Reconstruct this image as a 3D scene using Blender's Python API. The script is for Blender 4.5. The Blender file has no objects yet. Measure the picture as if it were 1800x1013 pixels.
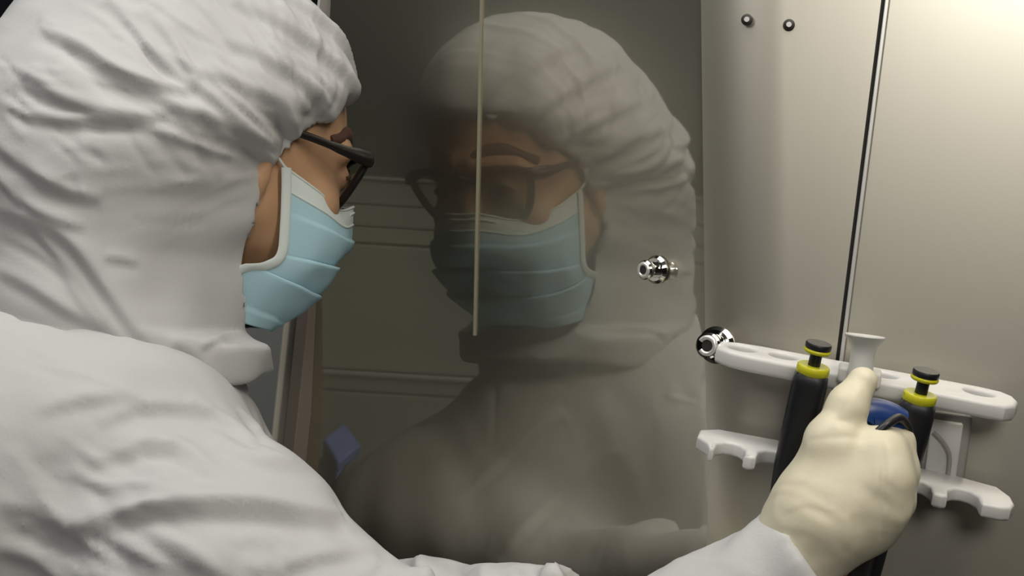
import bpy, bmesh, math, random
import numpy as np
from mathutils import Vector, Matrix
from mathutils.bvhtree import BVHTree

random.seed(4)
SC = bpy.context.scene
COL = SC.collection

# ------------------------------------------------------------------ camera
FPX = 2600.0
CAM = np.array([0.0, 0.0, 1.5])
_U = np.array([0.114, -0.0536, 0.992]); _U /= np.linalg.norm(_U)      # world up seen from the camera
_f = np.array([0.0, math.sqrt(1 - _U[1] ** 2), _U[1]])                # camera axes in the world
_r = np.array([0, -_f[2] * _U[0] / _f[1], _U[0]]); _r[0] = math.sqrt(1 - _r[1] ** 2 - _r[2] ** 2)
_u = np.cross(_r, _f)
RC = np.stack([_r, _f, _u], 1)                                        # (right, forward, up) -> world


def D(x, y, z):
    return RC @ np.array([x, y, z], float)


def C(x, y, z):
    return CAM + D(x, y, z)


def P(px, py, d):
    return C((px - 900) / FPX * d, d, (506.5 - py) / FPX * d)


cam_data = bpy.data.cameras.new('camera')
cam_data.sensor_width = 36.0
cam_data.lens = 36.0 * FPX / 1800.0
cam_data.clip_start = 0.02
cam = bpy.data.objects.new('camera', cam_data)
COL.objects.link(cam)
cam.matrix_world = Matrix(((_r[0], _u[0], -_f[0], CAM[0]), (_r[1], _u[1], -_f[1], CAM[1]),
                           (_r[2], _u[2], -_f[2], CAM[2]), (0, 0, 0, 1)))
SC.camera = cam

# ------------------------------------------------------------------ world, exposure
SC.view_settings.view_transform = 'Standard'
SC.view_settings.look = 'None'
SC.view_settings.exposure = 0.0
SC.view_settings.gamma = 1.0
w = bpy.data.worlds.new('world'); SC.world = w; w.use_nodes = True
w.node_tree.nodes['Background'].inputs[0].default_value = (0.75, 0.85, 1.0, 1)
w.node_tree.nodes['Background'].inputs[1].default_value = 0.05
SC.cycles.use_denoising = True
SC.cycles.max_bounces = 7
SC.cycles.caustics_reflective = False


def area(name, loc, target, size, power, color, size_y=None, spread=180):
    l = bpy.data.lights.new(name, 'AREA'); l.shape = 'RECTANGLE'
    l.size = size; l.size_y = size_y or size; l.energy = power; l.color = color
    l.spread = math.radians(spread)
    o = bpy.data.objects.new(name, l); COL.objects.link(o)
    v = Vector(target) - Vector(loc)
    o.location = loc; o.rotation_euler = v.to_track_quat('-Z', 'Y').to_euler()
    return o


# the polished steel wall: m . p = MC with m pointing into the wall
_mc = np.array([0.7193, 0.6947, -0.035]); _mc /= np.linalg.norm(_mc)
M_ = D(*_mc)
M_[2] = 0; M_ /= np.linalg.norm(M_); MH = M_.copy()                   # horizontal heading
M_ = M_ + np.array([0, 0, 0.075]); M_ /= np.linalg.norm(M_)            # the sheet leans slightly over the work space
MC = float(M_ @ (P(620, 350, 1.255))) + 0.060
T_ = np.array([MH[1], -MH[0], 0.0])                                   # along the wall, to the right
UP = np.array([0, 0, 1.0])

area('ceiling_lamp', (-0.45, 0.75, 2.6), (-0.3, 1.0, 1.4), 1.2, 10.5, (1.0, 0.985, 0.96), 0.6)
area('front_fill_light', (0.45, 0.50, 2.3), (0.1, 1.0, 1.3), 0.25, 5.5, (1.0, 0.93, 0.80), 0.7)  # added fill for the person's front, not a visible fixture
area('rear_fill_light', (0.15, -1.5, 2.45), (0.35, 1.0, 1.6), 0.7, 13.5, (1.0, 0.965, 0.90), 0.7)  # added behind the camera to brighten the upper right of the steel
area('bench_fill_light', (-2.4, 1.3, 2.6), (-2.6, 1.2, 1.0), 1.2, 8, (0.95, 1.0, 0.93), 1.2)  # unseen extra light, lifts the cabinet and bench mirrored in the steel
area('room_lamp', (-1.5, -0.9, 2.55), (-0.4, 0.9, 1.3), 1.0, 6, (1.0, 0.97, 0.94), 1.0)


def on_wall(px, py, off=0.0):
    """point where the view ray of a pixel meets the wall (off: metres in front of it)"""
    d = P(px, py, 1.0) - CAM
    t = (MC - off - M_ @ CAM) / (M_ @ d)
    return CAM + d * t


# right of a soft bend the same steel turns to face the room more squarely
_bend0 = on_wall(1292, 300)
_mb = np.array([math.cos(math.radians(78)), math.sin(math.radians(78)), 0]); _mb = D(*_mb); _mb[2] = 0
MB_ = unit0 = _mb / np.linalg.norm(_mb)
TB_ = np.array([MB_[1], -MB_[0], 0.0])
MCB = float(MB_ @ _bend0)


def on_right(px, py, off=0.0):
    d = P(px, py, 1.0) - CAM
    t = (MCB - off - MB_ @ CAM) / (MB_ @ d)
    return CAM + d * t


def mirror(p):
    return p - 2 * (M_ @ p - MC) * M_


def V(px, py, d):
    """real position of something the steel shows at that pixel, d metres deep in the reflection"""
    return mirror(P(px, py, d))


# ------------------------------------------------------------------ materials
def mat(name, color, rough=0.5, metal=0.0, spec=0.5, bump=0.0, bscale=200.0, bdist=0.001, var=0.0,
        vscale=8.0, sss=0.0, alpha=1.0, coat=0.0, trans=0.0, stretch=None):
    m = bpy.data.materials.new(name); m.use_nodes = True
    nt = m.node_tree; b = nt.nodes['Principled BSDF']
    b.inputs['Base Color'].default_value = (*color, 1)
    b.inputs['Roughness'].default_value = rough
    b.inputs['Metallic'].default_value = metal
    b.inputs['Specular IOR Level'].default_value = spec
    b.inputs['Coat Weight'].default_value = coat
    b.inputs['Transmission Weight'].default_value = trans
    if sss:
        b.inputs['Subsurface Weight'].default_value = sss
        b.inputs['Subsurface Radius'].default_value = (0.008, 0.005, 0.003)
        b.inputs['Subsurface Scale'].default_value = 1.0
    tc = nt.nodes.new('ShaderNodeTexCoord'); mp = nt.nodes.new('ShaderNodeMapping')
    nt.links.new(tc.outputs['Object'], mp.inputs[0])
    if stretch:
        mp.inputs['Scale'].default_value = stretch
    if bump:
        n = nt.nodes.new('ShaderNodeTexNoise'); n.inputs['Scale'].default_value = bscale
        n.inputs['Detail'].default_value = 4
        nt.links.new(mp.outputs[0], n.inputs['Vector'])
        bp = nt.nodes.new('ShaderNodeBump'); bp.inputs['Strength'].default_value = bump
        bp.inputs['Distance'].default_value = bdist
        nt.links.new(n.outputs[0], bp.inputs['Height']); nt.links.new(bp.outputs[0], b.inputs['Normal'])
    if var:
        n = nt.nodes.new('ShaderNodeTexNoise'); n.inputs['Scale'].default_value = vscale
        n.inputs['Detail'].default_value = 3
        nt.links.new(mp.outputs[0], n.inputs['Vector'])
        r = nt.nodes.new('ShaderNodeValToRGB')
        r.color_ramp.elements[0].position = 0.3; r.color_ramp.elements[1].position = 0.7
        r.color_ramp.elements[0].color = (*[c * (1 - var) for c in color], 1)
        r.color_ramp.elements[1].color = (*[min(1, c * (1 + var)) for c in color], 1)
        nt.links.new(n.outputs[0], r.inputs[0]); nt.links.new(r.outputs[0], b.inputs['Base Color'])
    return m


def steel(name, sharp_col, rough_col, sharp, rough, mix):
    """polished sheet: a clear mirror lobe over a brushed, blurred one"""
    m = bpy.data.materials.new(name); m.use_nodes = True
    nt = m.node_tree; nt.nodes.remove(nt.nodes['Principled BSDF'])
    out = nt.nodes['Material Output']
    a = nt.nodes.new('ShaderNodeBsdfGlossy'); a.inputs['Color'].default_value = (*sharp_col, 1)
    a.inputs['Roughness'].default_value = sharp
    b = nt.nodes.new('ShaderNodeBsdfGlossy'); b.inputs['Color'].default_value = (*rough_col, 1)
    b.inputs['Roughness'].default_value = rough
    tc = nt.nodes.new('ShaderNodeTexCoord'); mp = nt.nodes.new('ShaderNodeMapping')
    mp.inputs['Scale'].default_value = (1, 1, 0.12)
    n = nt.nodes.new('ShaderNodeTexNoise'); n.inputs['Scale'].default_value = 9; n.inputs['Detail'].default_value = 5
    nt.links.new(tc.outputs['Object'], mp.inputs[0]); nt.links.new(mp.outputs[0], n.inputs['Vector'])
    bp = nt.nodes.new('ShaderNodeBump'); bp.inputs['Strength'].default_value = 0.25
    bp.inputs['Distance'].default_value = 0.0012
    nt.links.new(n.outputs[0], bp.inputs['Height']); nt.links.new(bp.outputs[0], b.inputs['Normal'])
    mx = nt.nodes.new('ShaderNodeMixShader'); mx.inputs[0].default_value = mix
    nt.links.new(a.outputs[0], mx.inputs[1]); nt.links.new(b.outputs[0], mx.inputs[2])
    nt.links.new(mx.outputs[0], out.inputs['Surface'])
    return m


MAT = {
    'suit': mat('white_nonwoven', (0.575, 0.575, 0.57), 0.75, spec=0.25, bump=0.3, bscale=420, bdist=0.0005),
    'suit_hem': mat('white_hem', (0.78, 0.78, 0.77), 0.7, spec=0.25, bump=0.4, bscale=260, bdist=0.001),
    'skin': mat('skin', (0.52, 0.31, 0.18), 0.5, spec=0.35, bump=0.2, bscale=300, bdist=0.0006, var=0.12, vscale=25, sss=0.15),
    'brow': mat('brow_hair', (0.075, 0.032, 0.020), 0.8, bump=0.5, bscale=500),
    'eye': mat('eye_white', (0.7, 0.66, 0.6), 0.2),
    'iris': mat('iris', (0.05, 0.025, 0.015), 0.15),
    'mask': mat('mask_blue', (0.42, 0.63, 0.71), 0.8, spec=0.2, bump=0.3, bscale=350, bdist=0.0006),
    'mask_white': mat('mask_white', (0.68, 0.74, 0.71), 0.8, spec=0.2, bump=0.3, bscale=350, bdist=0.0006),
    'frame': mat('glasses_black', (0.010, 0.007, 0.006), 0.35, spec=0.3),
    'glove': mat('latex', (0.80, 0.74, 0.56), 0.42, spec=0.4, bump=0.25, bscale=140, bdist=0.0008, var=0.04, vscale=30, sss=0.2),
    'white_plastic': mat('white_plastic', (0.74, 0.73, 0.71), 0.35, spec=0.5),
    'grey_plastic': mat('grey_plastic', (0.42, 0.41, 0.38), 0.4),
    'black_plastic': mat('black_plastic', (0.013, 0.014, 0.017), 0.38, spec=0.5),
    'soft_black': mat('soft_black', (0.022, 0.022, 0.024), 0.6),
    'lime': mat('lime_plastic', (0.62, 0.60, 0.02), 0.3),
    'blue': mat('blue_plastic', (0.012, 0.045, 0.19), 0.35),
    'pale_blue': mat('pale_blue_plastic', (0.22, 0.30, 0.72), 0.45),
    'chrome': mat('chrome', (0.75, 0.74, 0.70), 0.07, metal=1.0),
    'steel': steel('steel_sheet', (0.48, 0.465, 0.42), (0.76, 0.72, 0.60), 0.03, 0.36, 0.46),
    'steel_b': steel('steel_sheet_satin', (0.60, 0.58, 0.53), (0.78, 0.74, 0.63), 0.22, 0.42, 0.80),
    'steel_lip': mat('steel_lip', (0.85, 0.84, 0.80), 0.3, metal=0.6),
    'steel_trim': mat('steel_trim', (0.70, 0.67, 0.58), 0.28, metal=1.0),
    'dark_trim': mat('dark_trim', (0.03, 0.025, 0.022), 0.5),
    'dark_wall': mat('dark_wall', (0.03, 0.028, 0.048), 0.7, var=0.15, vscale=2),
    'navy': mat('navy_wall', (0.020, 0.018, 0.045), 0.8),
    'room_wall': mat('room_wall', (0.07, 0.073, 0.065), 0.8, var=0.1, vscale=2),
    'floor': mat('vinyl_floor', (0.18, 0.18, 0.17), 0.5, var=0.1, vscale=5),
    'ceiling': mat('ceiling_tile', (0.26, 0.26, 0.25), 0.8, bump=0.3, bscale=60),
    'cab': mat('cabinet_grey', (0.50, 0.51, 0.43), 0.6, var=0.08, vscale=3),
    'cab_edge': mat('cabinet_edge', (0.7, 0.71, 0.66), 0.45),
    'cab_dark': mat('cabinet_dark', (0.05, 0.05, 0.047), 0.6),
    'beige': mat('beige_laminate', (0.75, 0.66, 0.50), 0.55, var=0.08, vscale=6),
}
m = bpy.data.materials.new('lens_glass'); m.use_nodes = True
nt = m.node_tree; nt.nodes.remove(nt.nodes['Principled BSDF'])
tr = nt.nodes.new('ShaderNodeBsdfTransparent'); tr.inputs[0].default_value = (0.86, 0.88, 0.84, 1)
gl = nt.nodes.new('ShaderNodeBsdfGlossy'); gl.inputs['Roughness'].default_value = 0.03
mx = nt.nodes.new('ShaderNodeMixShader'); mx.inputs[0].default_value = 0.12
nt.links.new(tr.outputs[0], mx.inputs[1]); nt.links.new(gl.outputs[0], mx.inputs[2])
nt.links.new(mx.outputs[0], nt.nodes['Material Output'].inputs['Surface'])
MAT['lens'] = m


# ------------------------------------------------------------------ object helpers
def mesh_obj(name, verts, faces, material, parent=None, smooth=True, origin=None, mats=None, fmat=None):
    verts = np.asarray(verts, float)
    if origin is None:
        origin = verts.mean(0) if parent is None else None
    me = bpy.data.meshes.new(name)
    o = bpy.data.objects.new(name, me)
    COL.objects.link(o)
    if parent is not None:
        off = np.array(root_loc(parent))
        o.parent = parent
        lv = verts - off
    else:
        lv = verts - origin
        o.location = origin
    if isinstance(faces, np.ndarray):
        me.vertices.add(len(lv)); me.vertices.foreach_set('co', lv.astype(np.float32).ravel())
        n = faces.shape[1]
        me.loops.add(faces.size); me.loops.foreach_set('vertex_index', faces.astype(np.int32).ravel())
        me.polygons.add(len(faces))
        me.polygons.foreach_set('loop_start', np.arange(0, faces.size, n, dtype=np.int32))
        me.update(calc_edges=True); me.validate()
    else:
        me.from_pydata([tuple(v) for v in lv], [], [tuple(f) for f in faces]); me.update()
    for mm in (mats or [material]):
        me.materials.append(mm)
    if fmat is not None:
        me.polygons.foreach_set('material_index', np.asarray(fmat, np.int32))
    if smooth:
        me.polygons.foreach_set('use_smooth', np.ones(len(me.polygons), bool))
    return o


def root_loc(o):
    l = Vector((0, 0, 0))
    while o is not None:
        l += o.location; o = o.parent
    return l


def thing(name, label, cat, loc, group=None):
    o = bpy.data.objects.new(name, None); COL.objects.link(o)
    o.location = loc; o.empty_display_size = 0.05
    o['label'] = label; o['category'] = cat
    if group: o['group'] = group
    return o


def tag(o, label, cat, group=None):
    o['label'] = label; o['category'] = cat
    if group: o['group'] = group
    return o


def structure(o):
    o['kind'] = 'structure'
    return o


class MB:
    """collects shapes in world space, then links them as one mesh"""
    def __init__(s):
        s.v = []; s.f = []

    def add(s, v, f):
        n = len(s.v); s.v += [np.array(p, float) for p in v]; s.f += [tuple(i + n for i in q) for q in f]; return s

    def box(s, o, ex, ey, ez):
        """centre and three half-edge vectors"""
        o, ex, ey, ez = map(lambda q: np.array(q, float), (o, ex, ey, ez))
        v = [o + i * ex + j * ey + k * ez for k in (-1, 1) for j in (-1, 1) for i in (-1, 1)]
        f = [(0, 2, 3, 1), (4, 5, 7, 6), (0, 1, 5, 4), (2, 6, 7, 3), (0, 4, 6, 2), (1, 3, 7, 5)]
        if np.dot(np.cross(ex, ey), ez) < 0: f = [q[::-1] for q in f]
        return s.add(v, f)

    def tube(s, pts, rad, seg=20, cap=True, flat=1.0, side=None):
        """round (or flattened) tube through points; rad: number or list"""
        pts = [np.array(p, float) for p in pts]; n = len(pts)
        rad = [rad] * n if np.isscalar(rad) else list(rad)
        side = np.array(side, float) if side is not None else None
        prev = None; rings = []
        for i, p in enumerate(pts):
            t = pts[min(i + 1, n - 1)] - pts[max(i - 1, 0)]
            if np.linalg.norm(t) < 1e-9: t = pts[-1] - pts[0]
            t /= np.linalg.norm(t)
            ref = side if side is not None else (prev if prev is not None else (np.array([0, 0, 1.]) if abs(t[2]) < .9 else np.array([1., 0, 0])))
            a = ref - t * np.dot(ref, t); a /= np.linalg.norm(a); prev = a
            b = np.cross(t, a)
            rings.append([p + rad[i] * (math.cos(q) * a + math.sin(q) * b * flat) for q in np.arange(seg) * 2 * math.pi / seg])
        v = [q for r_ in rings for q in r_]; f = []
        for i in range(n - 1):
            for j in range(seg):
                k = (j + 1) % seg
                f.append((i * seg + j, i * seg + k, (i + 1) * seg + k, (i + 1) * seg + j))
        if cap:
            f.append(tuple(range(seg))[::-1]); f.append(tuple((n - 1) * seg + j for j in range(seg)))
        return s.add(v, f)

    def build(s, name, material, parent=None, smooth=True, bevel=0.0, origin=None, seg=3):
        o = mesh_obj(name, s.v, s.f, material, parent, smooth, origin)
        if bevel:
            b = o.modifiers.new('bevel', 'BEVEL'); b.width = bevel; b.segments = seg; b.limit_method = 'ANGLE'
            b.angle_limit = math.radians(35)
        if smooth:
            try:
                o.data.set_sharp_from_angle(angle=math.radians(42))
            except Exception:
                pass
        return o


def slab(outline, holes, o, ex, ey, ez, th, bevel, name, material, parent=None):
    """flat plate cut from a 2D outline (with holes), th thick along ez, rounded edges"""
    cu = bpy.data.curves.new('tmp', 'CURVE'); cu.dimensions = '2D'; cu.fill_mode = 'BOTH'
    cu.extrude = max(th / 2 - bevel, 1e-5); cu.bevel_depth = bevel; cu.bevel_resolution = 3; cu.offset = -bevel
    for loop in [outline] + holes:
        sp = cu.splines.new('POLY'); sp.points.add(len(loop) - 1); sp.use_cyclic_u = True
        for i, (x, y) in enumerate(loop): sp.points[i].co = (x, y, 0, 1)
    t = bpy.data.objects.new('tmp', cu); COL.objects.link(t)
    dg = bpy.context.evaluated_depsgraph_get(); dg.update()
    me = bpy.data.meshes.new_from_object(t.evaluated_get(dg))
    vs = np.array([v.co[:] for v in me.vertices]); fs = [tuple(p.vertices) for p in me.polygons]
    bpy.data.objects.remove(t); bpy.data.curves.remove(cu); bpy.data.meshes.remove(me)
    o, ex, ey, ez = map(lambda q: np.array(q, float), (o, ex, ey, ez))
    W = o + vs[:, :1] * ex + vs[:, 1:2] * ey + vs[:, 2:] * ez
    if np.dot(np.cross(ex, ey), ez) < 0: fs = [q[::-1] for q in fs]
    ob = mesh_obj(name, W, fs, material, parent)
    bm = bmesh.new(); bm.from_mesh(ob.data); bmesh.ops.remove_doubles(bm, verts=bm.verts, dist=1e-5)
    bmesh.ops.recalc_face_normals(bm, faces=bm.faces); bm.to_mesh(ob.data); bm.free()
    ob.data.set_sharp_from_angle(angle=math.radians(42))
    return ob


def unit(v):
    v = np.array(v, float); return v / np.linalg.norm(v)


def catmull(pts, n=8, closed=False):
    pts = [np.array(p, float) for p in pts]; out = []; m_ = len(pts)
    rng = m_ if closed else m_ - 1
    for i in range(rng):
        g = (lambda k: pts[k % m_]) if closed else (lambda k: pts[min(max(k, 0), m_ - 1)])
        p0, p1, p2, p3 = g(i - 1), g(i), g(i + 1), g(i + 2)
        for k in range(n):
            t = k / n
            out.append(.5 * ((2 * p1) + (-p0 + p2) * t + (2 * p0 - 5 * p1 + 4 * p2 - p3) * t * t + (-p0 + 3 * p1 - 3 * p2 + p3) * t ** 3))
    if not closed: out.append(pts[-1])
    return out


# ------------------------------------------------------------------ sculpting with distance fields
def surface_nets(F, xs, ys, zs):
    S = F < 0
    nx, ny, nz = F.shape
    cnt = np.zeros((nx - 1, ny - 1, nz - 1), np.int8)
    for i in (0, 1):
        for j in (0, 1):
            for k in (0, 1):
                cnt += S[i:nx - 1 + i, j:ny - 1 + j, k:nz - 1 + k]
    I, J, K = np.nonzero((cnt > 0) & (cnt < 8))
    idx = -np.ones(cnt.shape, np.int64); idx[I, J, K] = np.arange(len(I))
    acc = np.zeros((len(I), 3)); num = np.zeros(len(I))
    g = [xs, ys, zs]
    corners = [(i, j, k) for i in (0, 1) for j in (0, 1) for k in (0, 1)]
    for a in corners:
        for ax in range(3):
            if a[ax]: continue
            b = list(a); b[ax] = 1
            fa = F[I + a[0], J + a[1], K + a[2]]; fb = F[I + b[0], J + b[1], K + b[2]]
            c = (fa < 0) != (fb < 0)
            t = np.where(c, fa / np.where(c, fa - fb, 1), 0)
            p = np.stack([xs[I + a[0]], ys[J + a[1]], zs[K + a[2]]], 1)
            q = g[ax][np.array((I, J, K))[ax] + 1]
            p[:, ax] = p[:, ax] * (1 - t) + q * t
            acc += p * c[:, None]; num += c
    verts = acc / num[:, None]
    quads = []
    for ax in range(3):
        sl0 = [slice(None)] * 3; sl1 = [slice(None)] * 3
        sl0[ax] = slice(0, -1); sl1[ax] = slice(1, None)
        A, B = S[tuple(sl0)], S[tuple(sl1)]
        e = np.array(np.nonzero(A != B)); flip = A[tuple(e)]
        o1, o2 = (ax + 1) % 3, (ax + 2) % 3
        ok = (e[o1] > 0) & (e[o2] > 0) & (e[o1] < F.shape[o1] - 1) & (e[o2] < F.shape[o2] - 1)
        e = e[:, ok]; flip = flip[ok]
        qs = []
        for d1, d2 in ((-1, -1), (0, -1), (0, 0), (-1, 0)):
            c = e.copy(); c[o1] += d1; c[o2] += d2
            qs.append(idx[c[0], c[1], c[2]])
        q = np.stack(qs, 1)
        q[~flip] = q[~flip][:, ::-1]
        quads.append(q)
    return verts, np.concatenate(quads)


def axis(lo, hi, step, fine=None):
    """coordinates from lo to hi; fine: list of (lo, hi, step) with a closer spacing"""
    out = [lo]
    while out[-1] < hi:
        st = step
        for a, b, s_ in (fine or []):
            if a <= out[-1] < b: st = s_
        out.append(out[-1] + st)
    return np.array(out)


class Field:
    def __init__(s, xs, ys, zs):
        s.xs, s.ys, s.zs = xs, ys, zs
        s.X, s.Y, s.Z = [q.astype(np.float32) for q in np.meshgrid(xs, ys, zs, indexing='ij')]
        s.F = np.full(s.X.shape, 9.0, np.float32)

    def local(s, o, A):
        """coordinates in the frame with origin o and rows of A as axes"""
        x, y, z = s.X - o[0], s.Y - o[1], s.Z - o[2]
        return [(A[i][0] * x + A[i][1] * y + A[i][2] * z).astype(np.float32) for i in range(3)]

    def ell(s, c, r, A=None):
        A = np.eye(3) if A is None else A
        a, b, d = s.local(c, A)
        k0 = np.sqrt((a / r[0]) ** 2 + (b / r[1]) ** 2 + (d / r[2]) ** 2) + 1e-6
        k1 = np.sqrt((a / r[0] ** 2) ** 2 + (b / r[1] ** 2) ** 2 + (d / r[2] ** 2) ** 2) + 1e-6
        return k0 * (k0 - 1) / k1

    def cap(s, p, q, r1, r2=None):
        r2 = r1 if r2 is None else r2
        p = np.array(p); q = np.array(q); ba = q - p; L = float(ba @ ba)
        x, y, z = s.X - p[0], s.Y - p[1], s.Z - p[2]
        h = np.clip((x * ba[0] + y * ba[1] + z * ba[2]) / L, 0, 1).astype(np.float32)
        return np.sqrt((x - h * ba[0]) ** 2 + (y - h * ba[1]) ** 2 + (z - h * ba[2]) ** 2) - (r1 + (r2 - r1) * h)

    def add(s, d, k=0.0):
        s.F = smin(s.F, d, k); return s

    def sub(s, d, k=0.0):
        s.F = -smin(-s.F, d, k); return s

    def mesh(s):
        return surface_nets(s.F, s.xs, s.ys, s.zs)


def smin(a, b, k):
    if k <= 0: return np.minimum(a, b)
    h = np.maximum(k - np.abs(a - b), 0) / k
    return np.minimum(a, b) - h * h * k * .25


def vnormals(v, f):
    n = np.cross(v[f[:, 2]] - v[f[:, 0]], v[f[:, 3]] - v[f[:, 1]])
    vn = np.zeros_like(v)
    for i in range(4): np.add.at(vn, f[:, i], n)
    return vn / (np.linalg.norm(vn, axis=1, keepdims=True) + 1e-12)


def relax(v, f, it=2, lam=0.5):
    for _ in range(it):
        s = np.zeros_like(v); c = np.zeros(len(v))
        for i in range(4):
            a, b = f[:, i], f[:, (i + 1) % 4]
            np.add.at(s, a, v[b]); np.add.at(c, a, 1)
            np.add.at(s, b, v[a]); np.add.at(c, b, 1)
        v = v + lam * (s / np.maximum(c, 1)[:, None] - v)
    return v


def wobble(v, n, size, amp, seed, octaves=3, warp=1.0, along=None, keep=.2):
    """smooth random unevenness along the normals"""
    rg = np.random.RandomState(seed); h = np.zeros(len(v)); k = 2 * math.pi / size
    w_ = v.copy()
    for _ in range(2):
        q = rg.randn(3, 3) * k * .5
        w_ = w_ + warp * size * .18 * np.sin(v @ q + rg.rand(3) * 6)
    for o in range(octaves):
        for _ in range(5):
            d = rg.randn(3)
            if along is not None: d = d - (1 - keep) * along * (d @ along)
            d /= np.linalg.norm(d)
            h += amp / 2.2 / 2 ** o * np.sin(w_ @ d * k * 2 ** o * (.7 + .6 * rg.rand()) + rg.rand() * 6)
    return v + n * h[:, None]


def fold(pts, w_, h_, dx=0.0, dy=None, m=False):
    """a ridge with the hollow that lies under it (dy px lower)"""
    dy = w_ * 2600 * .95 if dy is None else dy
    k = 'mirror' if m else ''
    return [(pts, w_, h_, 0, k), ([(x + dx, y + dy) for x, y in pts], w_ * 1.1, -h_ * .9, 0, k)]


def press(v, f, strokes):
    """sculpt folds: each stroke runs over the cloth; (pixel points on the surface, width, height, [sharp side])"""
    bvh = BVHTree.FromPolygons([tuple(p) for p in v], [tuple(q) for q in f.tolist()])
    n = vnormals(v, f)
    h = np.zeros(len(v))
    for st in strokes:
        pts, wd, ht = st[0], st[1], st[2]
        asym = st[3] if len(st) > 3 else 0.0
        line = []
        for (px, py) in catmull([(*p,) for p in pts], 5):
            o_, q_ = CAM, P(px, py, 1.0)
            if len(st) > 4 and st[4] == 'mirror': o_, q_ = mirror(CAM), mirror(q_)
            hit = bvh.ray_cast(Vector(o_), Vector(unit(q_ - o_)))
            if hit[0] is not None: line.append(np.array(hit[0]))
        if len(line) < 2: continue
        L = len(line)
        best = np.full(len(v), 9.0); side = np.zeros(len(v)); tt = np.zeros(len(v))
        lo = np.min(line, 0) - 4 * wd; hi = np.max(line, 0) + 4 * wd
        sel = np.nonzero(np.all((v > lo) & (v < hi), 1))[0]
        if len(sel) == 0: continue
        vs = v[sel]; bs = np.full(len(sel), 9.0); ss = np.zeros(len(sel)); ts = np.zeros(len(sel))
        for i in range(L - 1):
            a, b = line[i], line[i + 1]; ba = b - a; q = ba @ ba
            if q < 1e-10 or q > 0.01: continue
            hh = np.clip((vs - a) @ ba / q, 0, 1)
            r_ = vs - a - hh[:, None] * ba
            d = np.linalg.norm(r_, axis=1)
            cr = np.cross(ba / math.sqrt(q), n[sel])
            sd = np.sum(r_ * cr, 1)
            u = d < bs
            bs[u] = d[u]; ss[u] = sd[u]; ts[u] = (i + hh[u]) / (L - 1)
        env = np.sin(np.pi * np.clip(ts, 0.0, 1.0)) ** 0.6
        if len(st) > 4 and st[4] == 'start': env = np.cos(np.pi / 2 * np.clip(ts, 0, 1)) ** 0.7
        ww = np.where(ss > 0, wd * (1 + asym), wd * (1 - asym))
        h[sel] += ht * env * np.exp(-(bs / ww) ** 1.45)
    return v + n * h[:, None]


# ================================================================== THE SETTING
def on_wall_t(t, z, off=0.0):
    """point on the steel wall from its run coordinate and height"""
    return MH * ((MC - off - M_[2] * z) / float(M_ @ MH)) + T_ * t + UP * z


def tcoord(px, py):
    return float(T_ @ on_wall(px, py))


def wall_box(name, t0, t1, z0, z1, off0, off1, material, bevel=0.0, parent=None):
    c = (on_wall_t(t0, 1.45, off0) + on_wall_t(t1, 1.45, off1)) / 2; c[2] = (z0 + z1) / 2
    return MB().box(c, T_ * (t1 - t0) / 2, -MH * (off1 - off0) / 2, UP * (z1 - z0) / 2).build(name, material, parent, smooth=bool(bevel), bevel=bevel)


RX0, RX1, RY0, RY1, RH = -3.7, 2.3, -2.2, 4.2, 2.7


def room_plane(name, c, ex, ey, material, th=0.05):
    n = unit(np.cross(ex, ey))
    return structure(MB().box(c, ex, ey, n * th).build(name, material, smooth=False))


cx, cy = (RX0 + RX1) / 2, (RY0 + RY1) / 2
room_plane('floor', (cx, cy, -0.05), (RX1 - cx, 0, 0), (0, RY1 - cy, 0), MAT['floor'])
room_plane('ceiling', (cx, cy, RH + 0.05), (RX1 - cx, 0, 0), (0, RY1 - cy, 0), MAT['ceiling'])
room_plane('wall_left', (RX0 - 0.05, cy, RH / 2), (0, RY1 - cy, 0), (0, 0, RH / 2), MAT['room_wall'])
room_plane('wall_right', (RX1 + 0.05, cy, RH / 2), (0, RY1 - cy, 0), (0, 0, RH / 2), MAT['room_wall'])
room_plane('wall_rear', (cx, RY0 - 0.05, RH / 2), (RX1 - cx, 0, 0), (0, 0, RH / 2), MAT['room_wall'])
room_plane('wall_back', (cx, RY1 + 0.05, RH / 2), (RX1 - cx, 0, 0), (0, 0, RH / 2), MAT['dark_wall'])

# steel wall: a wide sheet, a narrow gap with its strip, a second sheet
t_left = (tcoord(590, 5) + tcoord(543, 640)) / 2
Z0, Z1 = 0.02, 2.66


def right_pt(u, z, off=0.0):
    return MB_ * (MCB - off) + TB_ * u + UP * z


def right_box(name, u0, u1, z0, z1, off0, off1, material, bevel=0.0, parent=None):
    c = (right_pt(u0, z0, off0) + right_pt(u1, z1, off1)) / 2
    return MB().box(c, TB_ * (u1 - u0) / 2, -MB_ * (off1 - off0) / 2, UP * (z1 - z0) / 2).build(name, material, parent, smooth=bool(bevel), bevel=bevel)


def ucoord(px, py):
    return float(TB_ @ on_right(px, py))


u_bend = float(TB_ @ _bend0); t_bend = float(T_ @ _bend0)
u_seam = (ucoord(1549, 3) + ucoord(1484, 560)) / 2


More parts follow.
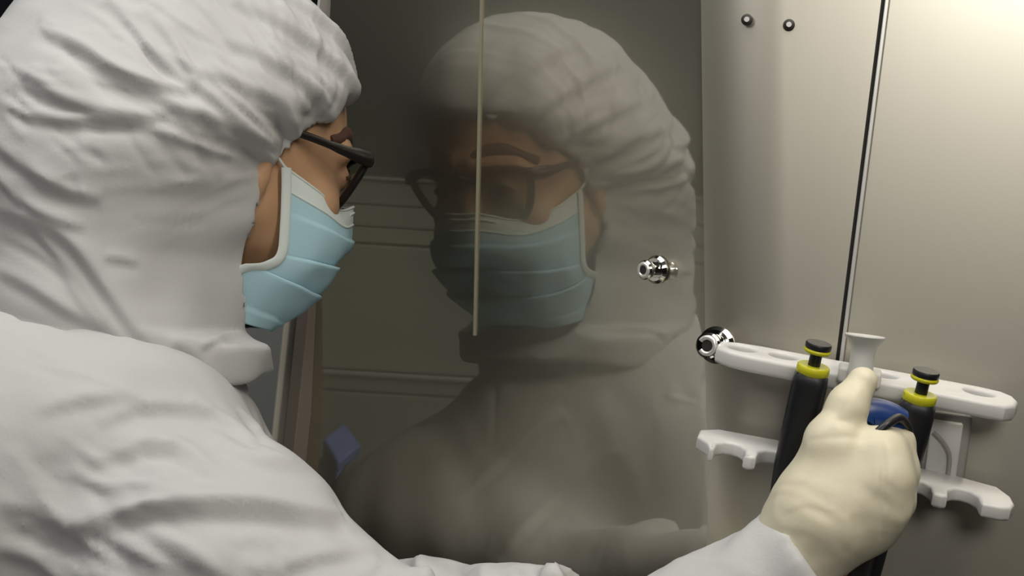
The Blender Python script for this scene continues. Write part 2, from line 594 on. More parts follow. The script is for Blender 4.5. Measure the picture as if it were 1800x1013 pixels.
def bent_sheet():
    """front sheet: flat, a wide rolled bend, flat again; 2 cm thick"""
    r = 0.036; lines = []
    for z in (1.285, 1.90):
        # where the leaning sheet meets the upright one at this height
        k = np.linalg.solve(np.array([[MH[0], MH[1]], [MB_[0], MB_[1]]]),
                            np.array([(MC - M_[2] * z) / float(M_ @ MH), MCB]))
        pm = np.array([k[0], k[1], z])
        pa = pm - T_ * r; pb = pm + TB_ * r
        lines.append([on_wall_t(t_left, z)] + [(1 - t) ** 2 * pa + 2 * t * (1 - t) * pm + t * t * pb for t in np.linspace(0, 1, 41)] + [right_pt(u_seam - 0.0012, z)])
    v = []; line = lines[0]
    for i in range(len(line)):
        q = []
        for L_ in lines:
            t = unit(L_[min(i + 1, len(L_) - 1)] - L_[max(i - 1, 0)])
            if i in (0, 1): t = T_
            if i >= len(L_) - 2: t = TB_
            q += [L_[i], L_[i] + np.array([-t[1], t[0], 0]) * .02]
        lo_, hi_ = q[:2], q[2:]
        v += [np.array([*lo_[0][:2], Z0]), lo_[0], hi_[0], np.array([*hi_[0][:2], Z1]), np.array([*hi_[1][:2], Z1]), hi_[1], lo_[1], np.array([*lo_[1][:2], Z0])]
    f = []
    for i in range(len(line) - 1):
        for k in range(8):
            a, b = i * 8 + k, i * 8 + (k + 1) % 8
            f.append((a, a + 8, b + 8, b))
    f.append(tuple(range(8))); f.append(tuple((len(line) - 1) * 8 + k for k in range(7, -1, -1)))
    o = MB().add(v, f).build('wall_front', MAT['steel'])
    o.data.materials.append(MAT['steel_b'])                 # satin finish from the bend onwards
    o.data.polygons.foreach_set('material_index', [1 if 5 <= i // 8 and i < 8 * (len(line) - 1) else 0 for i in range(len(f))])
    return o


structure(bent_sheet())
structure(right_box('wall_side', u_seam + 0.0042, u_seam + 1.0, Z0, Z1, -0.02, 0.0, MAT['steel_b'], 0.0008))
structure(right_box('trim_1', u_seam - 0.0011, u_seam + 0.0012, Z0, Z1, -0.02, -0.004, MAT['dark_trim']))
structure(right_box('trim_2', u_seam + 0.0013, u_seam + 0.0041, Z0, Z1, -0.02, 0.0012, MAT['steel_lip'], 0.0006))
# post at the sheet's free end: strip, dark channel, bright lip
structure(wall_box('trim_3', t_left - 0.019, t_left - 0.0005, Z0, Z1, -0.03, 0.003, mat('post_paint', (0.26, 0.22, 0.18), 0.4), 0.001))
structure(wall_box('trim_4', t_left - 0.032, t_left - 0.0195, Z0, Z1, -0.03, -0.012, MAT['dark_trim']))
structure(wall_box('trim_5', t_left - 0.036, t_left - 0.0325, Z0, Z1, -0.03, 0.006, mat('lip_paint', (0.62, 0.59, 0.52), 0.4), 0.001))
# thin bright joint running down the sheet
a_, b_ = on_wall(854, -380, 0.0008), on_wall(834, 590, 0.0008)
structure(MB().box((a_ + b_) / 2, (b_ - a_) / 2, T_ * 0.0008, M_ * 0.0009).build('trim_6', mat('joint_sealant', (0.30, 0.28, 0.20), 0.4), smooth=False))

# ------------------------------------------------------------------ furniture across the room, seen in the steel
def Vz(px, py, z):
    a, b = mirror(P(px, py, 1.0)), mirror(P(px, py, 4.0))
    return a + (b - a) * (z - a[2]) / (b[2] - a[2])


def vbox(name, px0, px1, py0, py1, d, th, material, parent=None, bevel=0.003):
    """upright box facing the steel, front face filling those pixels of the reflection"""
    c0, c1, c2 = V(px0, (py0 + py1) / 2, d), V(px1, (py0 + py1) / 2, d), (V(px0, py0, d) + V(px1, py0, d)) / 2
    c3 = (V(px0, py1, d) + V(px1, py1, d)) / 2
    ex = (c1 - c0) / 2; ex[2] = 0
    cc = (c2 + c3) / 2
    ez = UP * abs(c2[2] - c3[2]) / 2
    n = unit(np.cross(ex, UP))
    if n @ (on_wall(900, 500) - cc) > 0: n = -n
    return MB().box(cc + n * th / 2, ex, n * th / 2, ez).build(name, material, parent, bevel=bevel)


DC = 3.45
base = V(760, 900, DC); base[2] = 0
cabn = thing('laboratory_cabinet', 'dark grey laboratory cabinet with flat panels mirrored in the steel behind the face', 'cabinet', base)
vbox('body', 330, 1500, -120, 745, DC + 0.03, 0.35, MAT['cab_dark'], cabn)
for (y0, y1, mt) in ((240, 286, 'cab'), (289, 325, 'cab'), (328, 354, 'cab'), (358, 582, 'cab'), (590, 616, 'cab'), (619, 738, 'cab')):
    vbox('panel', 340, 1490, y0, y1, DC, 0.028, MAT[mt], cabn)
for y0, x0, x1 in ((584, 340, 1490), (238, 340, 1490)):
    vbox('rail', x0, x1, y0, y0 + 4, DC - 0.02, 0.02, MAT['cab_edge'], cabn, 0.001)
WZ = 0.93
wt = [Vz(300, 744, WZ), Vz(1400, 744, WZ), Vz(1250, 990, WZ), Vz(742, 1003, WZ), Vz(616, 850, WZ), Vz(546, 742, WZ)]


def prism(name, poly, z0, z1, material, parent=None, bevel=0.003):
    n = len(poly); v = [np.array([p[0], p[1], z0]) for p in poly] + [np.array([p[0], p[1], z1]) for p in poly]
    area_ = sum(poly[i][0] * poly[(i + 1) % n][1] - poly[(i + 1) % n][0] * poly[i][1] for i in range(n))
    f = [tuple(range(n))[::-1], tuple(range(n, 2 * n))] + [(i, (i + 1) % n, n + (i + 1) % n, n + i) for i in range(n)]
    if area_ < 0: f = [q[::-1] for q in f]
    return MB().add(v, f).build(name, material, parent, bevel=bevel)


bench = thing('workbench', 'dark worktop with a beige front edge mirrored low in the steel', 'workbench', (*np.mean(wt, 0)[:2], 0))
prism('worktop', wt[1:], WZ - 0.04, WZ, MAT['dark_trim'], bench)
ed = [wt[5], wt[4], wt[3]]
ctr = np.mean(wt[1:], 0)
for i in (0, 1):
    a, b = ed[i], ed[i + 1]
    n = unit(np.cross(b - a, UP)); n = -n if n @ (ctr - a) > 0 else n
    MB().box((a + b) / 2 + n * 0.008 - UP * 0.42, (b - a) / 2, n * 0.008, UP * 0.425).build('front_panel', MAT['beige'], bench, bevel=0.002)
inner = [ctr + (p - ctr) * 0.86 for p in wt[1:]]
prism('plinth', inner, 0.0, WZ - 0.041, MAT['cab_dark'], bench)
# blue carton on the bench
q0, q1, q2 = Vz(618, 838, WZ), Vz(654, 800, WZ), Vz(590, 790, WZ)
ex = (q1 - q0) / 2; ey = (q2 - q0) / 2; ex[2] = ey[2] = 0
bx = thing('tip_box', 'dull blue box with a lid lying on the dark worktop, seen only mirrored', 'box', (*((q1 + q2) / 2)[:2], WZ))
MB().box((q1 + q2) / 2 + UP * 0.03, ex, ey, UP * 0.029).build('body', MAT['pale_blue'], bx, bevel=0.004)
MB().box((q1 + q2) / 2 + UP * 0.069, ex * 1.03, ey * 1.03, UP * 0.009).build('lid', MAT['pale_blue'], bx, bevel=0.004)

# tall cupboard far behind, seen through the gap under the chin
cb0 = P(330, 700, 2.7); cb0[2] = 0
cup = thing('cupboard', 'dull grey two-door cupboard standing far behind, seen between the chin and the steel post', 'cupboard', cb0)
xr = np.array([1.0, 0, 0]); yr = np.array([0, 1.0, 0])
MB().box(cb0 + UP * .86 + yr * .22, xr * .31, yr * .20, UP * 0.76).build('body', mat('cupboard_paint', (0.42, 0.42, 0.40), 0.5), cup, bevel=.004)
for s_ in (-1, 1):
    dr = MB().box(cb0 + UP * .87 + yr * .010 + xr * s_ * .154, xr * .150, yr * .009, UP * 0.73).build('door', mat('cupboard_door', (0.40, 0.40, 0.385), 0.5), cup, bevel=.003)
    MB().box(cb0 + UP * .9 - yr * .010 + xr * s_ * .035, xr * .007, yr * .009, UP * .06).build('handle', MAT['dark_trim'], dr, bevel=.002)
MB().box(cb0 + UP * .05 + yr * .22, xr * .30, yr * .17, UP * .049).build('plinth', MAT['dark_trim'], cup)

# ================================================================== THE PERSON
AL, TA = math.radians(32), math.radians(4)
Fh = D(math.cos(AL) * math.cos(TA), math.sin(AL) * math.cos(TA), -math.sin(TA)); Fh = unit(Fh)
Uh = D(0.05, 0.02, 1); Uh = unit(Uh - Fh * (Uh @ Fh))
Rh = np.cross(Fh, Uh)
AH = np.stack([Rh, Fh, Uh])                    # rows: right, forward, up of the head
HC = P(416, 215, 1.2)


def H(a, b, c):
    return HC + Rh * a + Fh * b + Uh * c


feet = np.array([HC[0] - 0.12, HC[1] - 0.1, 0.0])
person = thing('person', 'person in white hooded coverall, blue mask and black glasses, reaching out a gloved hand', 'person', feet)

RS = P(362, 1008, 1.02)
RE = P(890, 1315, 0.95)
RW = P(1425, 985, 0.910)
LS = C(-0.285, 1.315, -0.245)
LE = C(-0.15, 1.19, -0.272)
LW = C(0.035, 1.01, -0.230)
TB = unit(RS - LS)                              # across the shoulders
TBh = unit(np.array([TB[0], TB[1], 0]))
TF = unit(np.cross(UP, TBh))                    # chest direction
AT = np.stack([TBh, TF, UP])
HIP = np.array([*((RS + LS) / 2)[:2], 0.93]) - TF * 0.02


def hand_bones(o, A, s=1.0):
    """right hand in a half-closed grip. A rows: along the hand, towards the thumb side, out of the back of the hand"""
    def q(x, y, z): return o + (A[0] * x + A[1] * y + A[2] * z) * s
    return q


# --- hand: placed in the photo frame. knuckle row, thumb and curled fingers
KN = [P(1545, 797, 0.898), P(1552, 840, 0.892), P(1549, 892, 0.894), P(1530, 926, 0.901)]
PIP = [P(1572, 778, 0.918), P(1578, 828, 0.914), P(1573, 878, 0.916), P(1556, 914, 0.920)]
DIP = [P(1570, 776, 0.944), P(1574, 832, 0.944), P(1568, 880, 0.944), P(1550, 914, 0.944)]
TIP = [P(1548, 784, 0.954), P(1556, 842, 0.955), P(1552, 892, 0.954), P(1530, 916, 0.950)]
FR = [(.0140, .0122, .0102, .0088), (.0150, .0130, .0105, .009), (.0145, .0125, .01, .0088), (.0128, .0108, .0088, .0078)]
CARP = [P(1435, 895, 0.905), P(1443, 915, 0.902), P(1443, 928, 0.903), P(1436, 936, 0.907)]
THB = P(1443, 872, 0.908); TH1 = P(1461, 780, 0.902); TH2 = P(1489, 716, 0.906); TH3 = P(1517, 671, 0.911)


def hand_field(F, e=0.0):
    k = 0.012
    for i in range(4):
        F.add(F.cap(CARP[i], KN[i], 0.0165 + e, FR[i][0] + e), 0.018)
    F.add(F.ell(P(1478, 880, 0.904), (0.032 + e, 0.024 + e, 0.030 + e)), 0.015)
    F.add(F.cap(THB, TH1, 0.0195 + e, 0.0145 + e), 0.016)
    F.add(F.cap(TH1, P(1500, 820, .91), 0.013 + e, 0.008 + e), 0.012)
    F.add(F.cap(TH1, TH2, 0.0145 + e, 0.0118 + e), 0.006)
    F.add(F.cap(TH2, TH3, 0.0118 + e, 0.0090 + e), 0.006)
    for i in range(4):
        g = F.cap(KN[i], PIP[i], FR[i][0] + e, FR[i][1] + e)
        g = smin(g, F.cap(PIP[i], DIP[i], FR[i][1] + e, FR[i][2] + e), 0.004)
        g = smin(g, F.cap(DIP[i], TIP[i], FR[i][2] + e, FR[i][3] + e), 0.004)
        F.add(g, 0.0045 if e < 0 else 0.0085)
    F.add(F.cap(P(1440, 920, .905), P(1400, 975, .91), 0.026 + e, 0.025 + e), 0.02)


# --- the far hand, low in front of the body
def left_hand_field(F, e=0.0):
    d = unit(LW - LE); s_ = unit(np.cross(d, UP)); u_ = np.cross(s_, d)
    F.add(F.cap(LW - d * .02, LW + d * .05, 0.024 + e, 0.026 + e), 0.015)
    for i, (y, L_) in enumerate(((-.026, .062), (-.009, .07), (.009, .066), (.025, .052))):
        k0 = LW + d * .07 + s_ * y - u_ * .004
        k1 = k0 + d * L_ * .55 - u_ * .008 + s_ * y * .15
        k2 = k1 + d * L_ * .40 - u_ * .022
        F.add(F.cap(LW + d * .02 + s_ * y * .6, k0, .014 + e, .0115 + e), .012)
        F.add(smin(F.cap(k0, k1, .0105 + e, .0092 + e), F.cap(k1, k2, .0092 + e, .0078 + e), .003), .004)
    t0 = LW + d * .02 - s_ * .022; t1 = t0 + d * .035 - s_ * .03 - u_ * .01; t2 = t1 + d * .03 - s_ * .006 - u_ * .01
    F.add(F.cap(t0, t1, .014 + e, .0115 + e), .01); F.add(F.cap(t1, t2, .0115 + e, .009 + e), .004)


# --- head
def head_field(F, e=0.0):
    def hp(a, b, c): return H(a, b, c)
    F.add(F.ell(H(0, -0.008, 0.0), (0.077 + e, 0.100 + e, 0.103 + e), AH))
    F.add(F.ell(H(0, 0.024, -0.06), (0.063 + e, 0.062 + e, 0.088 + e), AH), 0.02)
    F.add(F.ell(H(0, 0.048, -0.124), (0.025 + e, 0.020 + e, 0.020 + e), AH), 0.03)
    for s_ in (-1, 1):
        F.add(F.cap(H(s_ * .060, -.012, -.075), H(s_ * .018, .044, -.126), 0.018 + e, 0.014 + e), 0.03)
        F.add(F.cap(H(s_ * .010, .0905, -.016), H(s_ * .046, .074, -.019), 0.0085 + e, 0.008 + e), 0.014)
        F.add(F.ell(H(s_ * .043, .055, -.064), (0.020 + e, 0.016 + e, 0.016 + e), AH), 0.02)
        if e == 0:
            F.sub(F.ell(H(s_ * .033, .098, -.040), (0.018, 0.018, 0.012), AH), 0.012)
            F.add(F.ell(H(s_ * .033, .0745, -.0385), (0.0135, 0.0125, 0.0125), AH), 0.002)
            F.add(F.ell(H(s_ * .081, -.018, -.04), (0.008, 0.018, 0.031), AH), 0.006)
            F.sub(F.ell(H(s_ * .090, -.016, -.036), (0.006, 0.010, 0.019), AH), 0.004)
    F.add(F.cap(H(0, .084, -.032), H(0, .0885, -.068), 0.0075 + e, 0.0090 + e), 0.014)
    for s_ in (-1, 1):
        F.add(F.ell(H(s_ * .0105, .082, -.071), (0.0075 + e, 0.009 + e, 0.007 + e), AH), 0.006)
    F.add(F.ell(H(0, .074, -.098), (0.022 + e, 0.009 + e, 0.0055 + e), AH), 0.008)
    F.add(F.ell(H(0, .072, -.108), (0.019 + e, 0.009 + e, 0.006 + e), AH), 0.006)
    F.add(F.cap(H(0, -.036, -.07), H(0, -.09, -.26), 0.052 + e, 0.050 + e), 0.03)


def body_field(F, e=0.0):
    """torso, arms and legs, e thicker for the clothes"""
    F.add(F.cap(H(0, -.06, -.18), H(0, -.085, -.30), 0.06 + e, 0.075 + e), 0.05)


BODY_PARTS = []


def trunk(F, e, k=0.05):
    mid = (RS + LS) / 2
    F.add(F.ell(C(-0.285, 1.17, -0.35), (0.165 + e, 0.105 + e, 0.23), AT), k)
    F.add(F.ell(C(-0.39, 1.085, -0.152), (0.125 + e, 0.095 + e, 0.115 + e), AT), 0.07)
    F.add(F.ell(C(-0.37, 1.13, -0.36), (0.17 + e, 0.10 + e, 0.20), AT), 0.07)
    F.add(F.ell(HIP + UP * .03, (0.15 + e, 0.105 + e, 0.20), AT), 0.09)
    F.add(F.cap(H(0, -.085, -.27), RS + UP * .0, 0.055 + e, 0.05 + e), 0.07)
    F.add(F.cap(H(0, -.085, -.27), LS, 0.055 + e, 0.05 + e), 0.07)
    F.add(F.ell(P(180, 772, 1.06), (0.055 + e, 0.05 + e, 0.045 + e)), 0.06)
    for s_, S_, E_, W_ in ((1, RS, RE, RW), (-1, LS, LE, LW)):
        F.add(F.ell(S_, (0.052 + e,) * 3), 0.06)
        F.add(F.cap(S_, E_, 0.048 + e, 0.038 + e * .8), 0.04)
        g = F.cap(E_, W_, 0.036 + e * .8, 0.021 + e * .68)
        if e > 0:                                         # the sleeve stops at the wrist
            d = unit(W_ - E_)
            g = np.maximum(g, (F.X - W_[0]) * d[0] + (F.Y - W_[1]) * d[1] + (F.Z - W_[2]) * d[2])
        F.add(g, 0.03)
        hip = HIP + TBh * s_ * .085 - UP * .06
        kn_ = np.array([*hip[:2], 0.50]) + TF * .03 + TBh * s_ * .02
        an = np.array([*hip[:2], 0.09]) - TF * .02 + TBh * s_ * .03
        F.add(F.cap(hip, kn_, 0.078 + e, 0.055 + e), 0.05)
        F.add(F.cap(kn_, an, 0.055 + e, 0.038 + e), 0.03)
    return F


# body: one continuous surface (skin)
hx0, hx1 = -0.50, 0.27
F = Field(axis(-0.75, 0.34, .008, [(HC[0] - .10, HC[0] + .13, .003), (.15, .34, .004)]),
          axis(0.78, 1.45, .008, [(.84, .98, .004), (HC[1] - .12, HC[1] + .14, .003)]),
          axis(-0.02, HC[2] + .125, .014, [(0.95, 1.30, .006), (HC[2] - .19, HC[2] + .125, .003)]))
F.F[:] = 9
trunk(F, 0.0)
head_field(F)
hand_field(F, -0.0025)
left_hand_field(F, -0.0025)
for s_ in (-1, 1):
    an = np.array([*(HIP + TBh * s_ * .085)[:2], 0.09]) - TF * .02 + TBh * s_ * .03
    F.add(F.cap(an + UP * -.045, an + TF * .15 - UP * .055, .036, .028), .03)
v, f = F.mesh()
v = relax(v, f, 1)
body = mesh_obj('body', v, f, MAT['skin'], person)
del F
_sel = np.all(v[f[:, 0]] > HC + np.array([-.02, -.14, -.09]), 1) & np.all(v[f[:, 0]] < HC + np.array([.16, .16, .06]), 1)
skin_bvh = BVHTree.FromPolygons([tuple(p) for p in v], [tuple(q) for q in f[_sel].tolist()])


def on_skin(p, off=0.001):
    # straight back onto the face along its facing direction
    h = skin_bvh.ray_cast(Vector(p + Fh * .04), Vector(-Fh))
    return np.array(h[0]) + Fh * off if h[0] is not None else p


# brows and eyes
for s_ in (1, -1):
    mb = MB()
    pts = catmull([H(s_ * .012, .0955, -.013), H(s_ * .028, .0935, -.007), H(s_ * .044, .0845, -.0095), H(s_ * .057, .0735, -.017)], 5)
    pts = [on_skin(p + Uh * .0045, -.0032) for p in pts]
    mb.tube(pts, [0.0046 + 0.0026 * math.sin(math.pi * min(1, i / 11)) for i in range(len(pts))], 10)
    mb.build('eyebrow', MAT['brow'], body)
    pts = catmull([H(s_ * .020, .0865, -.0375), H(s_ * .033, .0885, -.0345), H(s_ * .045, .082, -.0395)], 5)
    pts = [on_skin(p, .0004) for p in pts]
    MB().tube(pts, 0.0016, 8).build('eyelash', MAT['brow'], body)
    ec = on_skin(H(s_ * .033, .0745, -.0395), 0)
    mb = MB(); mb.tube([ec - Fh * .002, ec + Fh * .0006], [.0054, .0048], 20)
    mb.build('iris', MAT['iris'], body)

# --- hood
BC = np.array([-.30, -.212, -.203, -.172, -.150, -.115, -.075, -.040, -.012, .012, .024, .034, .09])
BB = np.array([.40, .40, .034, .006, -.003, -.012, -.010, .005, .029, .064, .088, .13, .40])
F = Field(axis(HC[0] - .30, HC[0] + .15, .0028), axis(HC[1] - .21, HC[1] + .20, .0032), axis(HC[2] - .33, HC[2] + .16, .0030))
A_, B_, C_ = F.local(HC, AH)
bcut = np.interp(C_, BC, BB).astype(np.float32)
E1 = F.ell(H(-0.005, -.045, .002), (.118, .150, .131), AH)
E1 = smin(E1, F.ell(H(0, -.095, -.045), (.116, .135, .105), AH), .05)
E1 = smin(E1, F.ell(H(0, -.070, -.10), (.116, .122, .14), AH), .06)
E1 = smin(E1, F.ell(H(0, -.055, -.205), (.086, .072, .082), AH), .05)
E1 = smin(E1, F.cap(H(0, -.10, -.20), H(-.01, -.125, -.29), .105, .12), .07)
HF = Field(F.xs, F.ys, F.zs); HF.F[:] = 9
head_field(HF, 0.0001)
HF.add(HF.cap(H(0, .0, -.05), H(0, -.0, -.12), 0.066), 0.01)
lim = HF.F - (.0036 + .70 * np.clip(bcut - B_, 0, .5))
lim = lim - .06 * np.clip((-.170 - C_) / .012, 0, 1)      # below the chin the flap hangs free of the face
hood = -smin(-E1, -lim, .02)
gap = np.maximum(-(HF.F - .0028), -9)
hood = np.maximum(hood, gap)                              # hollow where the head is
cut = (B_ - bcut) * .6
hood = -smin(-hood, -np.where(cut > -.05, cut, -.05), .003)
low = (-.204 + .15 * B_) - np.interp(B_, [-.095, -.065], [.35, 0]).astype(np.float32) - C_
hood = -smin(-hood, -np.clip(low, -.05, .05), .0015)   # the chin flap ends in a free edge
F.F = hood
v, f = F.mesh()
v = relax(v, f, 2)
hood_v, hood_f = v, f
del F, HF, A_, B_, C_, lim, gap, cut, E1
HS = []      # hood strokes
for pts, w_, h_ in (
        ([(60, 45), (140, 78), (210, 125), (290, 150), (352, 148)], .0075, .0065),
        ([(185, -10), (232, 42), (272, 92), (312, 128), (352, 146)], .0065, .0055),
        ([(250, 5), (300, 65), (335, 130), (400, 196), (455, 240), (505, 262)], .0075, .0060),
        ([(110, 70), (190, 124), (265, 158), (335, 196), (405, 236), (470, 270), (500, 288)], .0080, .0065),
        ([(40, 120), (100, 165), (180, 190), (260, 196), (300, 200)], .0070, .0050),
        ([(60, 195), (150, 205), (240, 215), (330, 245), (420, 280), (490, 303)], .0060, .0034),
        ([(330, -15), (395, 55), (445, 125), (492, 190), (525, 240)], .0060, .0040),
        ([(415, -10), (466, 58), (510, 130), (545, 205)], .0055, .0034),
        ([(490, 0), (540, 70), (570, 130), (583, 180)], .0050, .0030),
        ([(555, 60), (590, 105), (606, 160)], .0040, .0020),
        ([(-10, 175), (60, 205), (150, 212), (250, 206), (285, 202)], .0060, .0040),
        ([(-15, 245), (40, 290), (110, 330), (180, 350)], .0070, .0055),
        ([(-15, 300), (30, 345), (90, 378), (150, 400)], .0055, .0045),
        ([(-10, 365), (70, 385), (130, 430), (180, 500), (240, 580), (300, 640)], .0095, .0085),
        ([(30, 372), (90, 440), (140, 520), (200, 590), (260, 640)], .0080, .0060),
        ([(-10, 470), (50, 500), (120, 545), (180, 580)], .0070, .0045),
        ([(180, 450), (215, 455), (245, 462)], .0045, .0025),
        ([(300, 600), (340, 620), (372, 660), (380, 680)], .0060, .0040),
        ([(350, 612), (385, 594), (420, 588), (441, 580)], .0035, .0035)):
    HS += fold(pts, w_, h_)
for pts in ([(95, 78), (170, 112), (240, 152), (300, 168)], [(215, 40), (262, 98), (300, 140)], [(300, 40), (352, 120), (420, 190), (480, 238)],
            [(370, 20), (430, 100), (480, 170), (520, 225)], [(440, 5), (495, 90), (535, 170)], [(20, 150), (80, 185), (160, 200)],
            [(150, 140), (230, 175), (310, 225), (400, 262), (480, 292)], [(30, 395), (100, 460), (160, 540), (215, 620)], [(-5, 420), (60, 455), (120, 500)]):
    HS.append((pts, .0026, -.0024, 0, ''))
rg = random.Random(11)
for i in range(26):                                   # gathers at the elastic edge
    t = i / 25
    ex_, ey_ = (620 - 118 * t, 182 + 112 * t ** .9)
    L_ = rg.uniform(50, 150); a_ = math.radians(rg.uniform(205, 222) if t > .3 else rg.uniform(222, 245))
    HS.append(([(ex_, ey_), (ex_ + L_ * .4 * math.cos(a_), ey_ + L_ * .4 * math.sin(a_)), (ex_ + L_ * math.cos(a_), ey_ + L_ * math.sin(a_) * .9)],
               rg.uniform(.0018, .0032), rg.choice((-1, 1)) * rg.uniform(.0006, .0012), 0, ''))
for i in range(34):                                   # small creases at the back of the hood
    x, y = rg.uniform(-10, 170), rg.uniform(10, 350)
    L_ = rg.uniform(30, 90); a_ = math.radians(rg.uniform(10, 50))
    HS.append(([(x, y), (x + L_ * .5 * math.cos(a_), y + L_ * .5 * math.sin(a_) + rg.uniform(-6, 6)), (x + L_ * math.cos(a_), y + L_ * math.sin(a_))],
               rg.uniform(.0018, .0035), rg.choice((-1, 1)) * rg.uniform(.0008, .0018), 0, ''))
for i in range(40):                                   # fine creases following the long folds
    x, y = rg.uniform(180, 480), rg.uniform(0, 240)
    L_ = rg.uniform(60, 150); a_ = math.radians(rg.uniform(28, 60))
    HS.append(([(x, y), (x + L_ * .5 * math.cos(a_), y + L_ * .5 * math.sin(a_) + rg.uniform(-5, 8)), (x + L_ * math.cos(a_), y + L_ * math.sin(a_))],
               rg.uniform(.0020, .0040), rg.choice((-1, 1)) * rg.uniform(.0008, .0016), 0, ''))
for i in range(9):                                    # pressed marks on the side of the hood
    x = 240 + i * 14
    HS.append(([(x, 376), (x + 1, 390), (x + 3, 404)], .0016, -.0010, 0, ''))
for pts, w_, h_ in (
        ([(1080, 15), (980, 70), (900, 130), (850, 190)], .0075, .0060),
        ([(1180, 30), (1060, 100), (960, 170), (890, 215)], .0075, .0060),
        ([(1230, 90), (1110, 155), (1000, 220), (925, 250)], .0070, .0055),
        ([(1240, 160), (1130, 210), (1030, 262), (955, 290)], .0065, .0050),
        ([(1240, 230), (1150, 262), (1050, 305), (975, 325)], .0060, .0040)):
    HS += fold(pts, w_, h_, m=True)
al_ = unit(Fh * -.9 + Uh * .45)
hood_v = wobble(hood_v, vnormals(hood_v, hood_f), .13, .0020, 3, 2, along=al_)
# long folds fanning out from the temple, where the elastic pulls
_b, _c, _a = (hood_v - HC) @ Fh - .03, (hood_v - HC) @ Uh + .035, (hood_v - HC) @ Rh
_ph = np.arctan2(_c, -_b); _rh = np.hypot(_b, _c)
_rg = np.random.RandomState(12)
_h = np.zeros(len(hood_v))
for k_ in (9, 14, 22):
    for _ in range(2):
        _w = np.sin(k_ * (_ph + .5 * _rh / .2 * _rg.randn() * .4) + _rg.rand() * 6 + 1.0 * np.sin(_rh * (18 + 14 * _rg.rand()) + _rg.rand() * 6))
        _h += (1 - np.abs(_w)) ** 2 * .0105 / k_ ** .72 * .55
_h *= np.clip((.062 - _b) / .06, .12, 1) * np.clip((_rh - .008) / .09, 0, 1) * np.clip((.30 - _rh) / .1, 0, 1) * np.where(_ph > -.15, 1, np.exp(-((_ph + .15) / .35) ** 2))
hood_v = hood_v + vnormals(hood_v, hood_f) * (_h * (.6 + .4 * (np.sin(hood_v @ np.array([17., 9, 13])) * .5 + .5)))[:, None]
v = press(hood_v, hood_f, HS)
hood_o = mesh_obj('hood', v, hood_f, MAT['suit'], person)

# --- coverall
e = 0.028
F = Field(axis(-0.80, 0.30, .012, [(-.50, .24, .0038)]),
          axis(0.80, 1.42, .012, [(.86, 1.24, .0042)]),
          axis(0.02, HC[2] - .15, .02, [(1.17, HC[2] - .15, .0038)]))
F.F[:] = 9
trunk(F, e)
F.add(F.ell(H(0, -.055, -.285), (.075, .075, .075)), .04)
v, f = F.mesh()
v = relax(v, f, 2)
cov_v, cov_f = v, f
del F
CS = []
for pts, w_, h_ in (
        ([(60, 722), (130, 702), (190, 694), (250, 700)], .0080, .0035),
        ([(170, 745), (240, 714), (310, 712), (380, 725)], .0075, .0040),
        ([(150, 815), (215, 792), (275, 776), (315, 792), (355, 838)], .0085, .0060),
        ([(300, 772), (345, 800), (390, 850)], .0060, .0035),
        ([(90, 945), (190, 908), (290, 886), (430, 882), (530, 895), (610, 906)], .0110, .0100),
        ([(-10, 880), (90, 905), (200, 950), (330, 1020)], .0100, .0065),
        ([(200, 905), (290, 955), (400, 1022)], .0090, .0050),
        ([(-10, 960), (60, 985), (120, 1030)], .0080, .0050),
        ([(560, 826), (500, 812), (440, 800), (380, 770)], .0070, .0035),
        ([(330, 700), (400, 740), (450, 775)], .0060, .0035),
        ([(420, 720), (450, 750), (465, 775)], .0040, .0030),
        ([(690, 935), (672, 975), (640, 1020)], .0060, .0040),
        ([(470, 1010), (540, 980), (620, 965), (680, 950)], .0080, .0040)):
    CS += fold(pts, w_, h_)
for pts, w_, h_ in (
        ([(60, 640), (150, 660), (240, 700), (300, 750)], .0030, .0016),
        ([(210, 905), (260, 890), (300, 885)], .0025, .0025),
        ([(265, 800), (290, 785), (318, 800), (345, 830)], .0030, .0030),
        ([(300, 790), (325, 805), (350, 840)], .0028, -.0026),
        ([(120, 830), (180, 850), (250, 850), (320, 835)], .0050, .0035),
        ([(430, 770), (480, 800), (520, 812)], .0030, .0022),
        ([(255, 925), (330, 960), (390, 1005)], .0028, .0030),
        ([(0, 935), (80, 960), (160, 1010)], .0028, -.0030),
        ([(60, 905), (130, 940), (220, 1000)], .0030, .0028),
        ([(590, 880), (600, 905), (612, 925)], .0030, -.0025)):
    CS.append((pts, w_, h_, 0, ''))
CS.append(([(-5, 556), (60, 563), (140, 584), (200, 604)], .0020, -.0030, 0, ''))
rg = random.Random(5)
for i in range(90):
    x, y = rg.uniform(-20, 300), rg.uniform(760, 1010)
    L_ = rg.uniform(40, 130); a_ = math.radians(rg.uniform(15, 50))
    CS.append(([(x, y), (x + L_ * .5 * math.cos(a_), y + L_ * .5 * math.sin(a_) + rg.uniform(-5, 5)), (x + L_ * math.cos(a_), y + L_ * math.sin(a_))],
               rg.uniform(.0022, .0040), rg.choice((-1, 1)) * rg.uniform(.0005, .0012), 0, ''))
for i in range(16):
    x, y = rg.uniform(400, 500), rg.uniform(920, 985)
    CS.append(([(x, y), (x + 14, y + 18), (x + 26, y + 38)], .0035, rg.choice((-1, 1)) * .0014, 0, ''))
for px_, h_ in ((742, .010), (800, -.006), (850, .006), (905, .004), (932, -.012), (968, .012), (1030, -.006), (1060, .004)):
    CS.append(([(px_ - 8, 975), (px_, 1000), (px_ + 4, 1040)], .0085, h_, 0, ''))
CS.append(([(876, 590), (875, 660), (874, 760)], .0025, -.0030, 0, 'mirror'))
